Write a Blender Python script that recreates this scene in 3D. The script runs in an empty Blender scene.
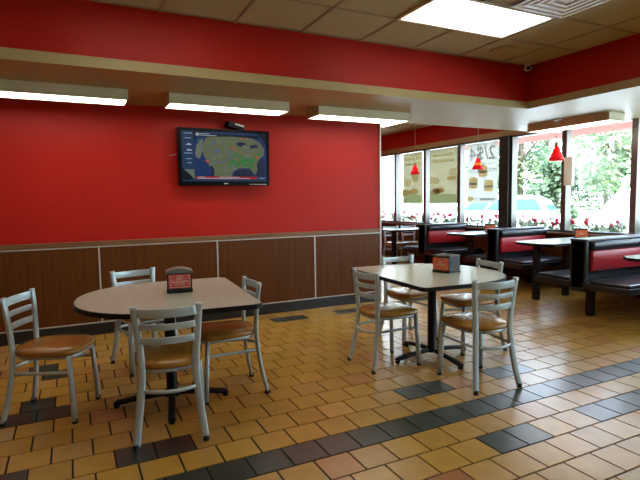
import bpy, bmesh, math, random
from mathutils import Vector, Matrix
random.seed(7)
PI = math.pi
C = bpy.context.scene.collection
SC = bpy.context.scene

# ------------------------------------------------------------------ materials
def nodes_of(name):
    m = bpy.data.materials.new(name); m.use_nodes = True
    nt = m.node_tree
    return m, nt, nt.nodes, nt.links, nt.nodes['Principled BSDF']

def mat(name, col, rough=0.5, metal=0.0, spec=0.5, noise=0.0, nscale=20.0, bump=0.0, bscale=200.0, coat=0.0):
    m, nt, N, L, b = nodes_of(name)
    b.inputs['Roughness'].default_value = rough
    b.inputs['Metallic'].default_value = metal
    b.inputs['Specular IOR Level'].default_value = spec
    b.inputs['Coat Weight'].default_value = coat
    b.inputs['Base Color'].default_value = (*col, 1)
    tc = N.new('ShaderNodeTexCoord')
    if noise:
        n = N.new('ShaderNodeTexNoise'); n.inputs['Scale'].default_value = nscale; n.inputs['Detail'].default_value = 4
        r = N.new('ShaderNodeValToRGB')
        r.color_ramp.elements[0].position = 0.3; r.color_ramp.elements[1].position = 0.7
        r.color_ramp.elements[0].color = (*[c * (1 - noise) for c in col], 1)
        r.color_ramp.elements[1].color = (*[min(1, c * (1 + noise)) for c in col], 1)
        L.new(tc.outputs['Object'], n.inputs['Vector']); L.new(n.outputs['Fac'], r.inputs['Fac'])
        L.new(r.outputs['Color'], b.inputs['Base Color'])
    if bump:
        n2 = N.new('ShaderNodeTexNoise'); n2.inputs['Scale'].default_value = bscale; n2.inputs['Detail'].default_value = 2
        bp = N.new('ShaderNodeBump'); bp.inputs['Strength'].default_value = bump; bp.inputs['Distance'].default_value = 0.004
        L.new(tc.outputs['Object'], n2.inputs['Vector']); L.new(n2.outputs['Fac'], bp.inputs['Height'])
        L.new(bp.outputs['Normal'], b.inputs['Normal'])
    return m

def wood(name, a, c, rough=0.4, axis='Z', scale=6.0):
    m, nt, N, L, b = nodes_of(name)
    tc = N.new('ShaderNodeTexCoord'); mp = N.new('ShaderNodeMapping')
    s = {'X': (0.6, scale * 3, scale * 3), 'Y': (scale * 3, 0.6, scale * 3), 'Z': (scale * 3, scale * 3, 0.6)}[axis]
    mp.inputs['Scale'].default_value = s
    n = N.new('ShaderNodeTexNoise'); n.inputs['Scale'].default_value = 2.0; n.inputs['Detail'].default_value = 6; n.inputs['Distortion'].default_value = 0.6
    r = N.new('ShaderNodeValToRGB'); r.color_ramp.elements[0].position = 0.3; r.color_ramp.elements[1].position = 0.7
    r.color_ramp.elements[0].color = (*a, 1); r.color_ramp.elements[1].color = (*c, 1)
    L.new(tc.outputs['Object'], mp.inputs['Vector']); L.new(mp.outputs['Vector'], n.inputs['Vector'])
    L.new(n.outputs['Fac'], r.inputs['Fac']); L.new(r.outputs['Color'], b.inputs['Base Color'])
    b.inputs['Roughness'].default_value = rough
    return m

def emit(name, col, strength):
    m, nt, N, L, b = nodes_of(name)
    b.inputs['Base Color'].default_value = (*[c * 0.8 for c in col], 1)
    b.inputs['Emission Color'].default_value = (*col, 1)
    b.inputs['Emission Strength'].default_value = strength
    b.inputs['Roughness'].default_value = 0.5
    return m

def translucent(name, col, fac=0.5, rough=0.6, glow=0.0):
    m, nt, N, L, b = nodes_of(name)
    b.inputs['Base Color'].default_value = (*col, 1); b.inputs['Roughness'].default_value = rough
    t = N.new('ShaderNodeBsdfTranslucent'); t.inputs['Color'].default_value = (*col, 1)
    mx = N.new('ShaderNodeMixShader'); mx.inputs['Fac'].default_value = fac
    L.new(b.outputs['BSDF'], mx.inputs[1]); L.new(t.outputs['BSDF'], mx.inputs[2])
    L.new(mx.outputs['Shader'], N['Material Output'].inputs['Surface'])
    if glow:
        b.inputs['Emission Color'].default_value = (*col, 1); b.inputs['Emission Strength'].default_value = glow
    return m

def glass(name, tint=(0.96, 0.98, 0.97)):
    m, nt, N, L, b = nodes_of(name)
    N.remove(b)
    t = N.new('ShaderNodeBsdfTransparent'); t.inputs['Color'].default_value = (*tint, 1)
    g = N.new('ShaderNodeBsdfGlossy'); g.inputs['Roughness'].default_value = 0.01
    lw = N.new('ShaderNodeLayerWeight'); lw.inputs['Blend'].default_value = 0.5
    pw = N.new('ShaderNodeMath'); pw.operation = 'POWER'; pw.inputs[1].default_value = 5.0
    f = N.new('ShaderNodeMapRange'); f.inputs['To Min'].default_value = 0.04; f.inputs['To Max'].default_value = 0.9
    L.new(lw.outputs['Facing'], pw.inputs[0]); L.new(pw.outputs['Value'], f.inputs['Value'])
    mx = N.new('ShaderNodeMixShader')
    L.new(f.outputs['Result'], mx.inputs['Fac']); L.new(t.outputs['BSDF'], mx.inputs[1]); L.new(g.outputs['BSDF'], mx.inputs[2])
    L.new(mx.outputs['Shader'], N['Material Output'].inputs['Surface'])
    return m

M = {}
M['red'] = mat('red_wall_paint', (0.43, 0.0145, 0.008), 0.45, spec=0.2, noise=0.04, nscale=3, bump=0.12, bscale=160)
M['beige'] = mat('beige_trim_paint', (0.40, 0.31, 0.14), 0.4, spec=0.3, noise=0.05, nscale=5)
M['soffit'] = mat('beige_soffit_paint', (0.38, 0.285, 0.13), 0.42, noise=0.04, nscale=4, bump=0.1, bscale=60)
M['ceil'] = mat('acoustic_ceiling_tile', (0.42, 0.335, 0.175), 0.9, noise=0.10, nscale=120, bump=0.3, bscale=260)
M['tbar'] = mat('ceiling_grid_bar', (0.30, 0.22, 0.12), 0.6)
M['wain'] = wood('brown_wainscot_laminate', (0.085, 0.026, 0.005), (0.125, 0.040, 0.008), 0.42)
M['wain'].node_tree.nodes['Principled BSDF'].inputs['Specular IOR Level'].default_value = 0.2
M['rail'] = wood('oak_chair_rail', (0.12, 0.05, 0.018), (0.26, 0.13, 0.05), 0.45, axis='X')
M['strip'] = mat('pale_metal_strip', (0.55, 0.54, 0.49), 0.35, metal=0.2)
M['black_base'] = mat('black_vinyl_baseboard', (0.014, 0.015, 0.016), 0.4)
M['chair_metal'] = mat('grey_powder_coated_steel', (0.46, 0.57, 0.59), 0.34, metal=0.25, noise=0.05, nscale=12)
M['foot'] = mat('black_rubber_glide', (0.012, 0.012, 0.013), 0.5)
M['vinyl'] = mat('tan_brown_seat_vinyl', (0.36, 0.175, 0.026), 0.26, coat=0.25, noise=0.16, nscale=9, bump=0.15, bscale=220)
M['top'] = mat('speckled_beige_laminate', (0.44, 0.465, 0.375), 0.24, spec=0.5, noise=0.28, nscale=110)
M['edge'] = mat('black_table_edge', (0.007, 0.008, 0.009), 0.5, spec=0.2)
M['iron'] = mat('black_cast_iron', (0.006, 0.006, 0.007), 0.5, spec=0.25)
M['grout'] = mat('dark_floor_grout', (0.020, 0.015, 0.010), 0.85)
M['booth_black'] = mat('black_booth_laminate', (0.012, 0.012, 0.014), 0.38)
M['booth_pad'] = mat('black_booth_vinyl', (0.014, 0.016, 0.022), 0.28, bump=0.1, bscale=120)
M['booth_red'] = mat('red_booth_vinyl', (0.42, 0.016, 0.022), 0.33, bump=0.08, bscale=120)
M['bronze'] = mat('dark_bronze_window_metal', (0.16, 0.155, 0.145), 0.32, metal=0.8)
M['glass'] = glass('clear_window_glass')
M['fix_side'] = mat('cream_fixture_housing', (0.64, 0.58, 0.42), 0.5)
M['lens'] = emit('fluorescent_wrap_lens', (1.0, 0.94, 0.80), 8.0)
M['troffer'] = emit('ceiling_panel_lens', (1.0, 0.95, 0.84), 5.0)
M['white_metal'] = mat('white_enamel_metal', (0.80, 0.77, 0.68), 0.4)
M['louvre'] = mat('white_vent_enamel', (0.88, 0.86, 0.80), 0.35)
M['tv'] = mat('gloss_black_plastic', (0.003, 0.003, 0.004), 0.35, spec=0.15)
M['dispenser'] = mat('charcoal_plastic', (0.014, 0.019, 0.018), 0.45, spec=0.3)
M['dispenser_lid'] = mat('grey_green_plastic_lid', (0.16, 0.17, 0.145), 0.35)
M['card'] = mat('red_printed_card', (0.62, 0.105, 0.095), 0.5)
M['card_orange'] = mat('orange_printed_card', (0.68, 0.14, 0.045), 0.5)
M['ink'] = mat('cream_print', (0.78, 0.66, 0.52), 0.6)
M['cord'] = mat('grey_cord', (0.45, 0.43, 0.40), 0.5)
M['shade'] = translucent('red_glass_shade', (0.80, 0.018, 0.022), 0.5, 0.25, glow=0.55)
M['shade_band'] = translucent('amber_glass_band', (0.95, 0.38, 0.04), 0.5, 0.25, glow=0.55)
M['bulb'] = emit('warm_bulb', (1.0, 0.75, 0.45), 10.0)
M['asphalt'] = mat('pale_parking_concrete', (0.58, 0.57, 0.54), 0.9, noise=0.08, nscale=1.5)
M['lawn'] = mat('green_lawn', (0.14, 0.24, 0.07), 0.9, noise=0.3, nscale=2)
M['bark'] = mat('grey_brown_bark', (0.13, 0.10, 0.075), 0.9, noise=0.3, nscale=10)
M['leafA'] = translucent('mid_green_leaves', (0.17, 0.24, 0.12), 0.35)
M['leafB'] = translucent('pale_green_leaves', (0.27, 0.33, 0.20), 0.35)
M['leafC'] = translucent('dark_green_leaves', (0.08, 0.13, 0.065), 0.3)
M['petal_red'] = translucent('red_petals', (0.60, 0.03, 0.06), 0.35)
M['petal_pink'] = translucent('pink_petals', (0.75, 0.25, 0.30), 0.35)
M['petal_white'] = translucent('white_petals', (0.80, 0.78, 0.76), 0.35)
M['planter'] = mat('brown_planter_box', (0.10, 0.06, 0.035), 0.8)
M['car'] = mat('white_car_paint', (0.80, 0.81, 0.82), 0.2, coat=0.6)
M['carglass'] = mat('blue_tinted_car_glass', (0.045, 0.10, 0.17), 0.6, spec=0.05)
M['vanglass'] = mat('pale_glass_painted_glare', (0.45, 0.50, 0.53), 0.4)  # sun glare on the van windows is painted in as a pale base colour
M['tyre'] = mat('black_tyre_rubber', (0.02, 0.02, 0.02), 0.8)
M['chrome'] = mat('brushed_alloy', (0.6, 0.6, 0.6), 0.3, metal=0.9)
M['siding'] = mat('white_ribbed_siding', (0.78, 0.75, 0.66), 0.6)
M['awning'] = translucent('red_canopy_cloth', (0.80, 0.42, 0.37), 0.5)
M['poster'] = translucent('tan_poster_paper', (0.47, 0.44, 0.33), 0.7, 0.8)
M['poster_white'] = translucent('white_poster_paper', (0.64, 0.64, 0.59), 0.65, 0.8)
M['poster_ink'] = translucent('grey_poster_print', (0.55, 0.54, 0.50), 0.85, 0.8)
M['poster_tan'] = translucent('faded_burger_print', (0.85, 0.73, 0.50), 0.92, 0.8)
M['poster_pale'] = translucent('faded_pale_print', (0.92, 0.88, 0.74), 0.95, 0.8)
M['poster_green'] = translucent('faded_green_print', (0.78, 0.84, 0.70), 0.92, 0.8)
M['grey_box'] = mat('pale_grey_plastic', (0.78, 0.76, 0.68), 0.5)
M['lens_dark'] = mat('dark_camera_glass', (0.01, 0.01, 0.012), 0.1)
M['walls_other'] = mat('cream_wall_paint', (0.55, 0.45, 0.28), 0.6)
M['roofing'] = mat('grey_roofing', (0.3, 0.3, 0.3), 0.9)
M['neighbour'] = mat('pale_stucco', (0.62, 0.58, 0.5), 0.9)

def scr(name, col, s=1.0):
    m = emit(name, col, s*0.72); b = m.node_tree.nodes['Principled BSDF']
    b.inputs['Base Color'].default_value = (0.005, 0.005, 0.006, 1); b.inputs['Roughness'].default_value = 0.3; b.inputs['Specular IOR Level'].default_value = 0.25
    return m
M['s_sea'] = scr('screen_deep_blue', (0.010, 0.035, 0.14), 0.9)
M['s_side'] = scr('screen_side_blue', (0.015, 0.05, 0.13), 0.8)
M['s_dark'] = scr('screen_black_blue', (0.004, 0.008, 0.02), 0.7)
M['s_land'] = scr('screen_land_olive', (0.13, 0.155, 0.085), 0.95)
M['s_land2'] = scr('screen_land_grey', (0.16, 0.19, 0.15), 0.9)
M['s_green'] = scr('screen_rain_green', (0.035, 0.20, 0.05), 0.9)
M['s_gulf'] = scr('screen_gulf', (0.012, 0.02, 0.055), 0.9)
M['s_red'] = scr('screen_red_ticker', (0.38, 0.015, 0.015), 0.9)
M['s_white'] = scr('screen_white_marks', (0.45, 0.55, 0.62), 0.9)
M['s_dot'] = scr('screen_red_dots', (0.6, 0.08, 0.03), 0.9)
M['s_line'] = scr('screen_front_line', (0.05, 0.13, 0.45), 0.9)

# tile material: colour comes from a per-tile attribute plus fine mottling
def tile_material():
    m, nt, N, L, b = nodes_of('quarry_floor_tile')
    a = N.new('ShaderNodeAttribute'); a.attribute_name = 'tile'
    tc = N.new('ShaderNodeTexCoord')
    n = N.new('ShaderNodeTexNoise'); n.inputs['Scale'].default_value = 9; n.inputs['Detail'].default_value = 5
    mr = N.new('ShaderNodeMapRange'); mr.inputs['To Min'].default_value = 0.72; mr.inputs['To Max'].default_value = 1.22
    mul = N.new('ShaderNodeVectorMath'); mul.operation = 'MULTIPLY'
    L.new(tc.outputs['Object'], n.inputs['Vector']); L.new(n.outputs['Fac'], mr.inputs['Value'])
    L.new(a.outputs['Color'], mul.inputs[0]); L.new(mr.outputs['Result'], mul.inputs[1])
    L.new(mul.outputs['Vector'], b.inputs['Base Color'])
    n2 = N.new('ShaderNodeTexNoise'); n2.inputs['Scale'].default_value = 25
    bp = N.new('ShaderNodeBump'); bp.inputs['Strength'].default_value = 0.25; bp.inputs['Distance'].default_value = 0.003
    L.new(tc.outputs['Object'], n2.inputs['Vector']); L.new(n2.outputs['Fac'], bp.inputs['Height']); L.new(bp.outputs['Normal'], b.inputs['Normal'])
    b.inputs['Roughness'].default_value = 0.28
    b.inputs['Specular IOR Level'].default_value = 0.8
    b.inputs['Coat Weight'].default_value = 0.12; b.inputs['Coat Roughness'].default_value = 0.22; b.inputs['Coat IOR'].default_value = 1.6
    return m
M['tile'] = tile_material()

# ------------------------------------------------------------------ mesh helpers
def box(bm, x0, x1, y0, y1, z0, z1, mi=0, bev=0.0):
    vs = [bm.verts.new(p) for p in ((x0,y0,z0),(x1,y0,z0),(x1,y1,z0),(x0,y1,z0),(x0,y0,z1),(x1,y0,z1),(x1,y1,z1),(x0,y1,z1))]
    fs = [bm.faces.new([vs[i] for i in f]) for f in ((3,2,1,0),(4,5,6,7),(0,1,5,4),(1,2,6,5),(2,3,7,6),(3,0,4,7))]
    for f in fs: f.material_index = mi
    if bev:
        es = list({e for f in fs for e in f.edges})
        r = bmesh.ops.bevel(bm, geom=es, offset=bev, segments=2, profile=0.5, affect='EDGES')
        for f in r['faces']: f.material_index = mi
    return fs

def ring_sweep(bm, rings, cap=True, mi=0, closed=False):
    """rings: list of lists of points (same count) joined into a tube"""
    vr = [[bm.verts.new(p) for p in r] for r in rings]
    n = len(vr[0]); k = len(vr)
    for i in range(k if closed else k - 1):
        a, b = vr[i], vr[(i + 1) % k]
        for j in range(n):
            f = bm.faces.new((a[j], a[(j+1) % n], b[(j+1) % n], b[j])); f.material_index = mi; f.smooth = True
    if cap and not closed:
        f = bm.faces.new(list(reversed(vr[0]))); f.material_index = mi
        f = bm.faces.new(vr[-1]); f.material_index = mi
    return vr

def section(n, a, b, p=2.0):
    out = []
    for i in range(n):
        t = 2 * PI * i / n
        c, s = math.cos(t), math.sin(t)
        out.append((a * math.copysign(abs(c) ** (2 / p), c), b * math.copysign(abs(s) ** (2 / p), s)))
    return out

def tube(bm, pts, a, b=None, n=10, up=(0, 0, 1), p=2.0, mi=0, closed=False):
    """sweep a section; a = half size sideways (along T x up), b = half size along up"""
    b = a if b is None else b
    pts = [Vector(q) for q in pts]; rings = []
    k = len(pts)
    for i, q in enumerate(pts):
        if closed: t = pts[(i+1) % k] - pts[i-1]
        else: t = pts[min(i+1, k-1)] - pts[max(i-1, 0)]
        t.normalize(); u = Vector(up)
        if abs(t.dot(u)) > 0.98: u = Vector((0, 1, 0))
        s = t.cross(u).normalized(); v = s.cross(t).normalized()
        rings.append([q + s * x + v * y for x, y in section(n, a, b, p)])
    return ring_sweep(bm, rings, True, mi, closed)

def smooth_path(pts, k=6):
    P = [Vector(q) for q in pts]; out = []
    for i in range(len(P) - 1):
        p0, p1, p2, p3 = P[max(i-1,0)], P[i], P[i+1], P[min(i+2, len(P)-1)]
        for j in range(k):
            t = j / k
            out.append(0.5 * ((2*p1) + (p2-p0)*t + (2*p0-5*p1+4*p2-p3)*t*t + (3*p1-p0-3*p2+p3)*t**3))
    out.append(P[-1]); return out

def lathe(bm, prof, n=24, cx=0, cy=0, mi=0, cap=True):
    rings = [[(cx + r * math.cos(2*PI*i/n), cy + r * math.sin(2*PI*i/n), z) for i in range(n)] for r, z in prof]
    return ring_sweep(bm, rings, cap, mi)

def prism(bm, poly, z0, z1, mi=0, axis='Z'):
    def P(u, v, w): return {'Z': (u, v, w), 'Y': (u, w, v), 'X': (w, u, v)}[axis]
    a = [bm.verts.new(P(u, v, z0)) for u, v in poly]; b = [bm.verts.new(P(u, v, z1)) for u, v in poly]
    n = len(poly)
    fs = [bm.faces.new(list(reversed(a))), bm.faces.new(b)]
    for i in range(n): fs.append(bm.faces.new((a[i], a[(i+1) % n], b[(i+1) % n], b[i])))
    for f in fs: f.material_index = mi
    return fs

def obj(name, bm, mats, parent=None, smooth=False, bevel=0.0):
    bmesh.ops.recalc_face_normals(bm, faces=bm.faces)
    me = bpy.data.meshes.new(name); bm.to_mesh(me); bm.free()
    for m in (mats if isinstance(mats, (list, tuple)) else [mats]): me.materials.append(m)
    if smooth:
        for f in me.polygons: f.use_smooth = True
    o = bpy.data.objects.new(name, me); C.objects.link(o)
    if parent: o.parent = parent
    if bevel:
        md = o.modifiers.new('bevel', 'BEVEL'); md.width = bevel; md.segments = 2; md.limit_method = 'ANGLE'
    return o

def new(): return bmesh.new()
def B(*a, **k):
    bm = new(); box(bm, *a, **k); return bm

def empty(name, label, cat, loc=(0,0,0), rz=0, group=None):
    o = bpy.data.objects.new(name, None); C.objects.link(o); o.empty_display_size = 0.1
    o.location = loc; o.rotation_euler = (0, 0, rz)
    return tag(o, label, cat, group)
def tag(o, label, cat, group=None, kind=None):
    o['label'] = label; o['category'] = cat
    if group: o['group'] = group
    if kind: o['kind'] = kind
    return o
def struct(name, bm, mats, parent=None, **k):
    o = obj(name, bm, mats, parent, **k); o['kind'] = 'structure'; return o
def dup(root, loc, rz, label, group=None):
    r = root.copy(); C.objects.link(r); r.location = loc; r.rotation_euler = (0, 0, rz); r['label'] = label
    if group: r['group'] = group
    def kids(a, b):
        for ch in list(a.children):
            c = ch.copy(); C.objects.link(c); c.parent = b; kids(ch, c)
    kids(root, r); return r
def text_mesh(s, size, align='CENTER'):
    cu = bpy.data.curves.new('lettering', 'FONT'); cu.body = s; cu.size = size; cu.align_x = align; cu.align_y = 'CENTER'; cu.extrude = 0.0006
    t = bpy.data.objects.new('lettering', cu); C.objects.link(t)
    dg = bpy.context.evaluated_depsgraph_get()
    me = bpy.data.meshes.new_from_object(t.evaluated_get(dg))
    bpy.data.objects.remove(t); bpy.data.curves.remove(cu)
    return me
def text_into(bm, s, size, mtx, mi=0, bold=0.0):
    me = text_mesh(s, size); me.transform(mtx)
    k = len(bm.faces); bm.from_mesh(me); bm.faces.ensure_lookup_table()
    for f in bm.faces[k:]: f.material_index = mi
    bpy.data.meshes.remove(me)

# ------------------------------------------------------------------ layout numbers
XL, XR, YF, YB, WALL = -3.5, 6.7, -3.2, 11.0, 5.549
XE = 3.652                      # end of the red wall
ZC, ZS = 2.82, 2.35             # ceiling, soffit underside
FY, FX = 4.144, 4.732           # faces of the two fascias
SILL, WTOP = 0.80, 2.38

# ------------------------------------------------------------------ floor
def build_floor():
    bm = new(); lay = bm.loops.layers.float_color.new('tile')
    S = 0.2032; gap = 0.0100
    g = box(bm, XL, XR, YF, YB, -0.10, -0.004, 0)
    dark = set()
    for k0 in (0, 4, 9, 13, 17):
        if k0 != 4 and k0 != 17: dark |= {(2, k0), (2, k0 + 1)}
    dark |= {(2, -4), (2, -3), (-2, 9), (-2, 10), (-2, 13), (-2, 14), (-2, 15), (-2, 16), (-2, -1), (-2, -2),
             (6, -3), (6, -2), (7, -2), (10, -2), (11, -2), (14, 9), (14, 10), (14, 13), (14, 14)}
    rnd = random.Random(3)
    r0 = int((YF - 2.26) / S) - 1; r1 = int((YB - 2.26) / S) + 1
    for r in range(r0, r1):
        y0 = 2.258 + r * S
        ph = 0.152 if r % 2 == 0 else 0.0505
        k0 = int((XL - ph) / S) - 1; k1 = int((XR - ph) / S) + 1
        for k in range(k0, k1):
            x0 = ph + k * S
            a, b_, c, d = max(x0 + gap/2, XL), min(x0 + S - gap/2, XR), max(y0 + gap/2, YF), min(y0 + S - gap/2, YB)
            if b_ - a < 0.01 or d - c < 0.01: continue
            if r == 0 or (r, k) in dark:
                v = rnd.uniform(0.8, 1.15); col = (0.033 * v, 0.046 * v, 0.036 * v, 1)
            else:
                v = rnd.uniform(0.90, 1.10); q = rnd.random()
                col = (0.50 * v, 0.285 * v, 0.044 * v, 1)
                if q < 0.07: col = (0.47 * v, 0.22 * v, 0.055 * v, 1)
                elif q < 0.09: col = (0.43 * v, 0.17 * v, 0.05 * v, 1)
                elif q > 0.85: col = (0.52 * v, 0.30 * v, 0.075 * v, 1)
            i = 0.0010
            lo = [bm.verts.new(p) for p in ((a,c,-0.004),(b_,c,-0.004),(b_,d,-0.004),(a,d,-0.004))]
            hi = [bm.verts.new(p) for p in ((a+i,c+i,0),(b_-i,c+i,0),(b_-i,d-i,0),(a+i,d-i,0))]
            fs = [bm.faces.new(hi)] + [bm.faces.new((lo[j], lo[(j+1)%4], hi[(j+1)%4], hi[j])) for j in range(4)]
            for f in fs:
                f.material_index = 1
                for l in f.loops: l[lay] = col
    struct('floor', bm, [M['grout'], M['tile']])
build_floor()

# ------------------------------------------------------------------ ceiling with its grid
def ceiling(name, x0, x1, y0, y1, ox, oy, holes=()):
    bm = new()
    xs = [x0] + [ox + 0.6 * k for k in range(-40, 40) if x0 + 0.02 < ox + 0.6 * k < x1 - 0.02] + [x1]
    ys = [y0] + [oy + 0.6 * k for k in range(-40, 40) if y0 + 0.02 < oy + 0.6 * k < y1 - 0.02] + [y1]
    box(bm, x0, x1, y0, y1, ZC + 0.006, ZC + 0.12, 0)
    for x in xs[1:-1]: box(bm, x - 0.012, x + 0.012, y0, y1, ZC, ZC + 0.0058, 1)
    for i in range(len(xs) - 1):
        for y in ys[1:-1]: box(bm, xs[i] + 0.0122, xs[i+1] - 0.0122, y - 0.012, y + 0.012, ZC, ZC + 0.0058, 1)
    return struct(name, bm, [M['ceil'], M['tbar']])
ceiling('ceiling', XL, FX, YF, FY, 2.5, 3.515)
ceiling('ceiling', XE, XR, WALL, YB, 4.67, 6.35)

# ------------------------------------------------------------------ soffits with beige trim
bm = new(); box(bm, XL, XR, FY, WALL, ZS, ZC + 0.12, 0)
for f in bm.faces:
    f.normal_update()
    if f.normal.z < -0.5: f.material_index = 1
struct('soffit_back', bm, [M['red'], M['soffit']])
bm = new(); box(bm, FX, XR, YF, FY, ZS, ZC + 0.12, 0)
for f in bm.faces:
    f.normal_update()
    if f.normal.z < -0.5: f.material_index = 1
struct('soffit_right', bm, [M['red'], M['soffit']])
struct('trim_1', B(XL, FX - 0.012, FY - 0.014, FY, ZS - 0.004, ZS + 0.074), M['beige'])
struct('trim_2', B(FX - 0.014, FX, YF, FY - 0.014, ZS - 0.004, ZS + 0.074), M['beige'])

# ------------------------------------------------------------------ walls
struct('wall_back', B(XL, XE, WALL, WALL + 0.13, 0, ZS), M['red'])
struct('wall_left', B(XL - 0.12, XL, YF, WALL + 0.13, 0, ZC + 0.1), M['red'])
struct('wall_front', B(XL - 0.12, XR + 0.1, YF - 0.12, YF, 0, ZC + 0.1), M['walls_other'])
struct('wall_far', B(XE - 0.12, XR + 0.1, YB, YB + 0.12, 0, ZC + 0.1), M['red'])
struct('wall_partition', B(XE - 0.13, XE - 0.01, WALL + 0.13, YB, 0, ZC + 0.1), M['red'])
struct('roof', B(XL - 0.3, XR + 0.35, YF - 0.3, YB + 0.3, ZC + 0.14, ZC + 0.4), M['roofing'])
# wainscot panels, strips, rail and baseboard of the back wall
bm = new(); xs = [XL, -2.195, -0.976, 0.243, 1.463, 2.682, XE - 0.012]
for a, b_ in zip(xs[:-1], xs[1:]): box(bm, a + 0.006, b_ - 0.006, WALL - 0.012, WALL, 0.135, 0.897)
struct('wainscot_back', bm, M['wain'])
bm = new()
for x in xs[1:-1]: box(bm, x - 0.008, x + 0.008, WALL - 0.017, WALL, 0.135, 0.897)
box(bm, XL, XE - 0.012, WALL - 0.017, WALL, 0.122, 0.134); box(bm, XL, XE - 0.012, WALL - 0.019, WALL, 0.898, 0.911)
struct('trim_3', bm, M['strip'])
struct('trim_4', B(XL, XE - 0.012, WALL - 0.026, WALL, 0.912, 0.962, bev=0.006), M['rail'])
struct('trim_5', B(XE - 0.018, XE + 0.004, WALL - 0.02, WALL + 0.13, 0, ZS, bev=0.003), M['strip'])
struct('baseboard_back', B(XL, XE - 0.018, WALL - 0.018, WALL, 0, 0.122, bev=0.004), M['black_base'])
# window wall
struct('wall_right', B(XR, XR + 0.14, YF, YB, 0, SILL - 0.03), M['wain'])
struct('baseboard_right', B(XR - 0.014, XR, YF, YB, 0, 0.13), M['black_base'])
struct('trim_6', B(XR - 0.05, XR + 0.16, YF, YB, SILL - 0.03, SILL, bev=0.006), M['rail'])
bm = new(); box(bm, XR, XR + 0.14, YF, YB, WTOP, ZC + 0.12)
struct('wall_above_windows', bm, M['red'])
struct('trim_7', B(XR - 0.025, XR + 0.0, WALL, YB, WTOP, WTOP + 0.095), M['beige'])

# ------------------------------------------------------------------ windows: one object per pane opening
mull = [9.57, 8.50, 7.46]
edges = []                                         # (y near, y far) clear openings between mullion centres
ys = [YB, 9.57, 8.50, 7.46, 6.405]
for a, b_ in zip(ys[:-1], ys[1:]): edges.append((b_, a))
ys2 = [6.205, 5.175, 4.12, 3.07, 2.02, 0.97, -0.08, -1.13, -2.18, YF]
for a, b_ in zip(ys2[:-1], ys2[1:]): edges.append((b_, a))
for n, (a, b_) in enumerate(edges, 1):
    bm = new(); t = 0.042
    x0, x1 = XR + 0.005, XR + 0.125
    box(bm, x0, x1, a, a + t, SILL, WTOP); box(bm, x0, x1, b_ - t, b_, SILL, WTOP)
    box(bm, x0, x1, a + t, b_ - t, SILL, SILL + 0.035); box(bm, x0, x1, a + t, b_ - t, WTOP - 0.035, WTOP)
    w = struct('window_%d' % n, bm, M['bronze'])
    g = obj('pane', B(XR + 0.060, XR + 0.066, a + t, b_ - t, SILL + 0.035, WTOP - 0.035), M['glass'], w)
struct('trim_8', B(XR - 0.05, XR + 0.14, 6.205, 6.405, SILL, WTOP), mat('dark_brown_post', (0.026, 0.024, 0.018), 0.5, spec=0.2))

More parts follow.
